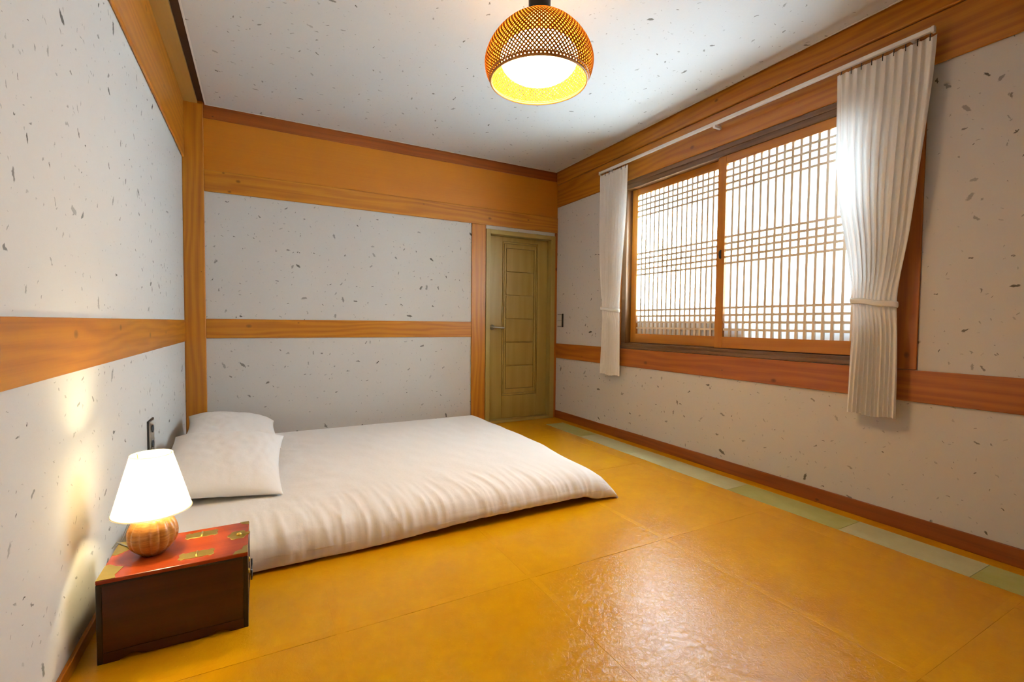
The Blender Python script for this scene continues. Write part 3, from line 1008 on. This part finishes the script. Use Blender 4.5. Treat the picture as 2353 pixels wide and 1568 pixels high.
bm = bmesh.new()
NA, NBB = 300, 230
rows = []
for j in range(NBB + 1):
    # finer steps over the front face
    q = j / NBB
    t = 0.52 * (q / 0.62) if q < 0.62 else 0.52 + 0.48 * (q - 0.62) / 0.38
    p = sec_at(t)
    row = []
    front = 1 - sstep(2.10, 2.75, p.x)
    for i in range(NA + 1):
        a = i / NA
        fr = max(0.0, 1 - (p.x - 2.06) / 0.55) if p.x < 2.61 else 0
        xend = 1.765 + 0.052 * fr ** 1.2
        x = -0.462 + (xend + 0.462) * (1 - (1 - a) ** 1.12)
        y, z = p.x, p.y
        # hem hangs a little clear of the floor towards the foot end
        lift = 0.030 * sstep(0.35, 1.05, x) * (1 - sstep(1.58, 1.70, x)) + 0.006
        if z < 0.09:
            z = lift + z * (0.09 - lift) / 0.09
        # foot end closes down to the floor
        w = 0.085 + 0.13 * front
        tt = max(0.0, (x - (xend - w)) / w)
        e_ = math.sqrt(max(0.0, 1 - tt ** 2.1))
        z = 0.004 + (z - 0.004) * e_
        if y < 2.35:
            y = y + (1 - e_) * (-0.012 if y < 2.08 else (2.078 - y) * 0.55)
        # head end
        th_ = max(0.0, 1 - (x + 0.462) / 0.05)
        z *= math.sqrt(max(0.0, 1 - 0.8 * th_ ** 2))
        # folds of the front side
        side = sstep(0.000, 0.03, z) * (1 - sstep(2.10, 2.46, y))
        sl = x + 0.16 * (y - 2.06) + 0.05 * noise.noise(Vector((x * 2.2, y * 2, 1.0)))
        f1 = noise.noise(Vector((sl * 15, y * 1.6 + z * 2.0, 3.0)))
        f2 = noise.noise(Vector((sl * 34, y * 3.0 + z * 4.0, 9.0)))
        f3 = noise.noise(Vector((sl * 62, y * 6.0 + z * 6.0, 5.0)))
        rd = (1 - abs(f1)) ** 3
        fold = (0.0125 * (rd - 0.45) + 0.0080 * f2 + 0.0038 * f3) * (0.55 + 0.6 * abs(noise.noise(Vector((x * 1.7, 4, 2)))) * 1.6)
        y -= side * fold * (1 - sstep(2.08, 2.2, y))
        z += side * fold * 0.85 * sstep(2.06, 2.12, y) * e_
        # hem fullness
        if z < 0.06:
            y -= 0.006 * noise.noise(Vector((x * 7, 0, 8)))
        # soft relief of the top
        top = sstep(2.12, 2.30, y) * (1 - sstep(3.8, 3.95, y)) * e_
        z += top * (0.007 * noise.noise(Vector((x * 1.8, y * 1.8, 0))) + 0.004 * noise.noise(Vector((x * 5, y * 4, 7))) + 0.0022 * noise.noise(Vector((x * 13, y * 8, 17))))
        # small wrinkles running away from the pillows
        wp = math.exp(-((x - 0.25) / 0.22) ** 2) * top
        z += wp * 0.0045 * noise.noise(Vector((x * 9 + y * 2, y * 16, 2)))
        row.append(bm.verts.new((x, y, max(z, 0.0015))))
    rows.append(row)
for A_, B_ in zip(rows[:-1], rows[1:]):
    for i in range(NA):
        bm.faces.new((A_[i], A_[i + 1], B_[i + 1], B_[i]))
bmesh.ops.recalc_face_normals(bm, faces=bm.faces[:])
bm.normal_update()
uv_box(bm, 0)
dv = obj('duvet', to_mesh(bm, 'duvet', True), M['cotton'], None, (0, 0, 0))
so_ = dv.modifiers.new('thickness', 'SOLIDIFY')
so_.thickness = 0.006
so_.offset = -1.0
tag(dv, 'wide plain white duvet spread over the floor bed', 'duvet')


def pillow(loc, rx, ry, rz, lx, ly, tz, label, seed):
    bm = bmesh.new()
    N = 56
    g_ = {}
    for sgn in (1, -1):
        for i in range(N + 1):
            for j in range(N + 1):
                if sgn < 0 and (i in (0, N) or j in (0, N)):
                    g_[(sgn, i, j)] = g_[(1, i, j)]
                    continue
                u, v = -1 + 2 * i / N, -1 + 2 * j / N
                # denser towards the seams
                u = math.sin(u * math.pi / 2) * 0.6 + u * 0.4
                v = math.sin(v * math.pi / 2) * 0.6 + v * 0.4
                px = lx * u * (1 - 0.085 * (1 - v * v) * abs(u) ** 3)
                pyy = ly * v * (1 - 0.065 * (1 - u * u) * abs(v) ** 3)
                h = ((1 - abs(u) ** 2.6) * (1 - abs(v) ** 2.6)) ** 0.52
                z = sgn * tz * h * (1.0 if sgn > 0 else 0.45)
                wr_ = 0.006 * noise.noise(Vector((u * 3 + seed, v * 3, sgn))) + 0.004 * noise.noise(Vector((u * 7, v * 7 + seed, sgn)))
                ed = max(abs(u), abs(v))
                wr_ += 0.004 * sstep(0.55, 0.95, ed) * noise.noise(Vector((math.atan2(v, u) * 9, seed, ed * 2)))
                z += wr_ * h
                g_[(sgn, i, j)] = bm.verts.new((px, pyy, z))
        for i in range(N):
            for j in range(N):
                q = [g_[(sgn, i, j)], g_[(sgn, i + 1, j)], g_[(sgn, i + 1, j + 1)], g_[(sgn, i, j + 1)]]
                bm.faces.new(q if sgn > 0 else q[::-1])
    bm.normal_update()
    uv_box(bm, 0)
    o = obj('pillow', to_mesh(bm, 'pillow', True), M['cotton'], None, loc)
    o.rotation_euler = (math.radians(rx), math.radians(ry), math.radians(rz))
    tag(o, label, 'pillow', 'white pillows at the bed head')
    return o


pillow((-0.168, 2.835, 0.2645), 7.0, 5, -2, 0.280, 0.405, 0.100, 'white pillow nearer the table lamp, in front', 2.0)
pillow((-0.160, 3.590, 0.268), 4, 9, 3, 0.270, 0.355, 0.100, 'white pillow at the back, nearer the far wall', 7.0)
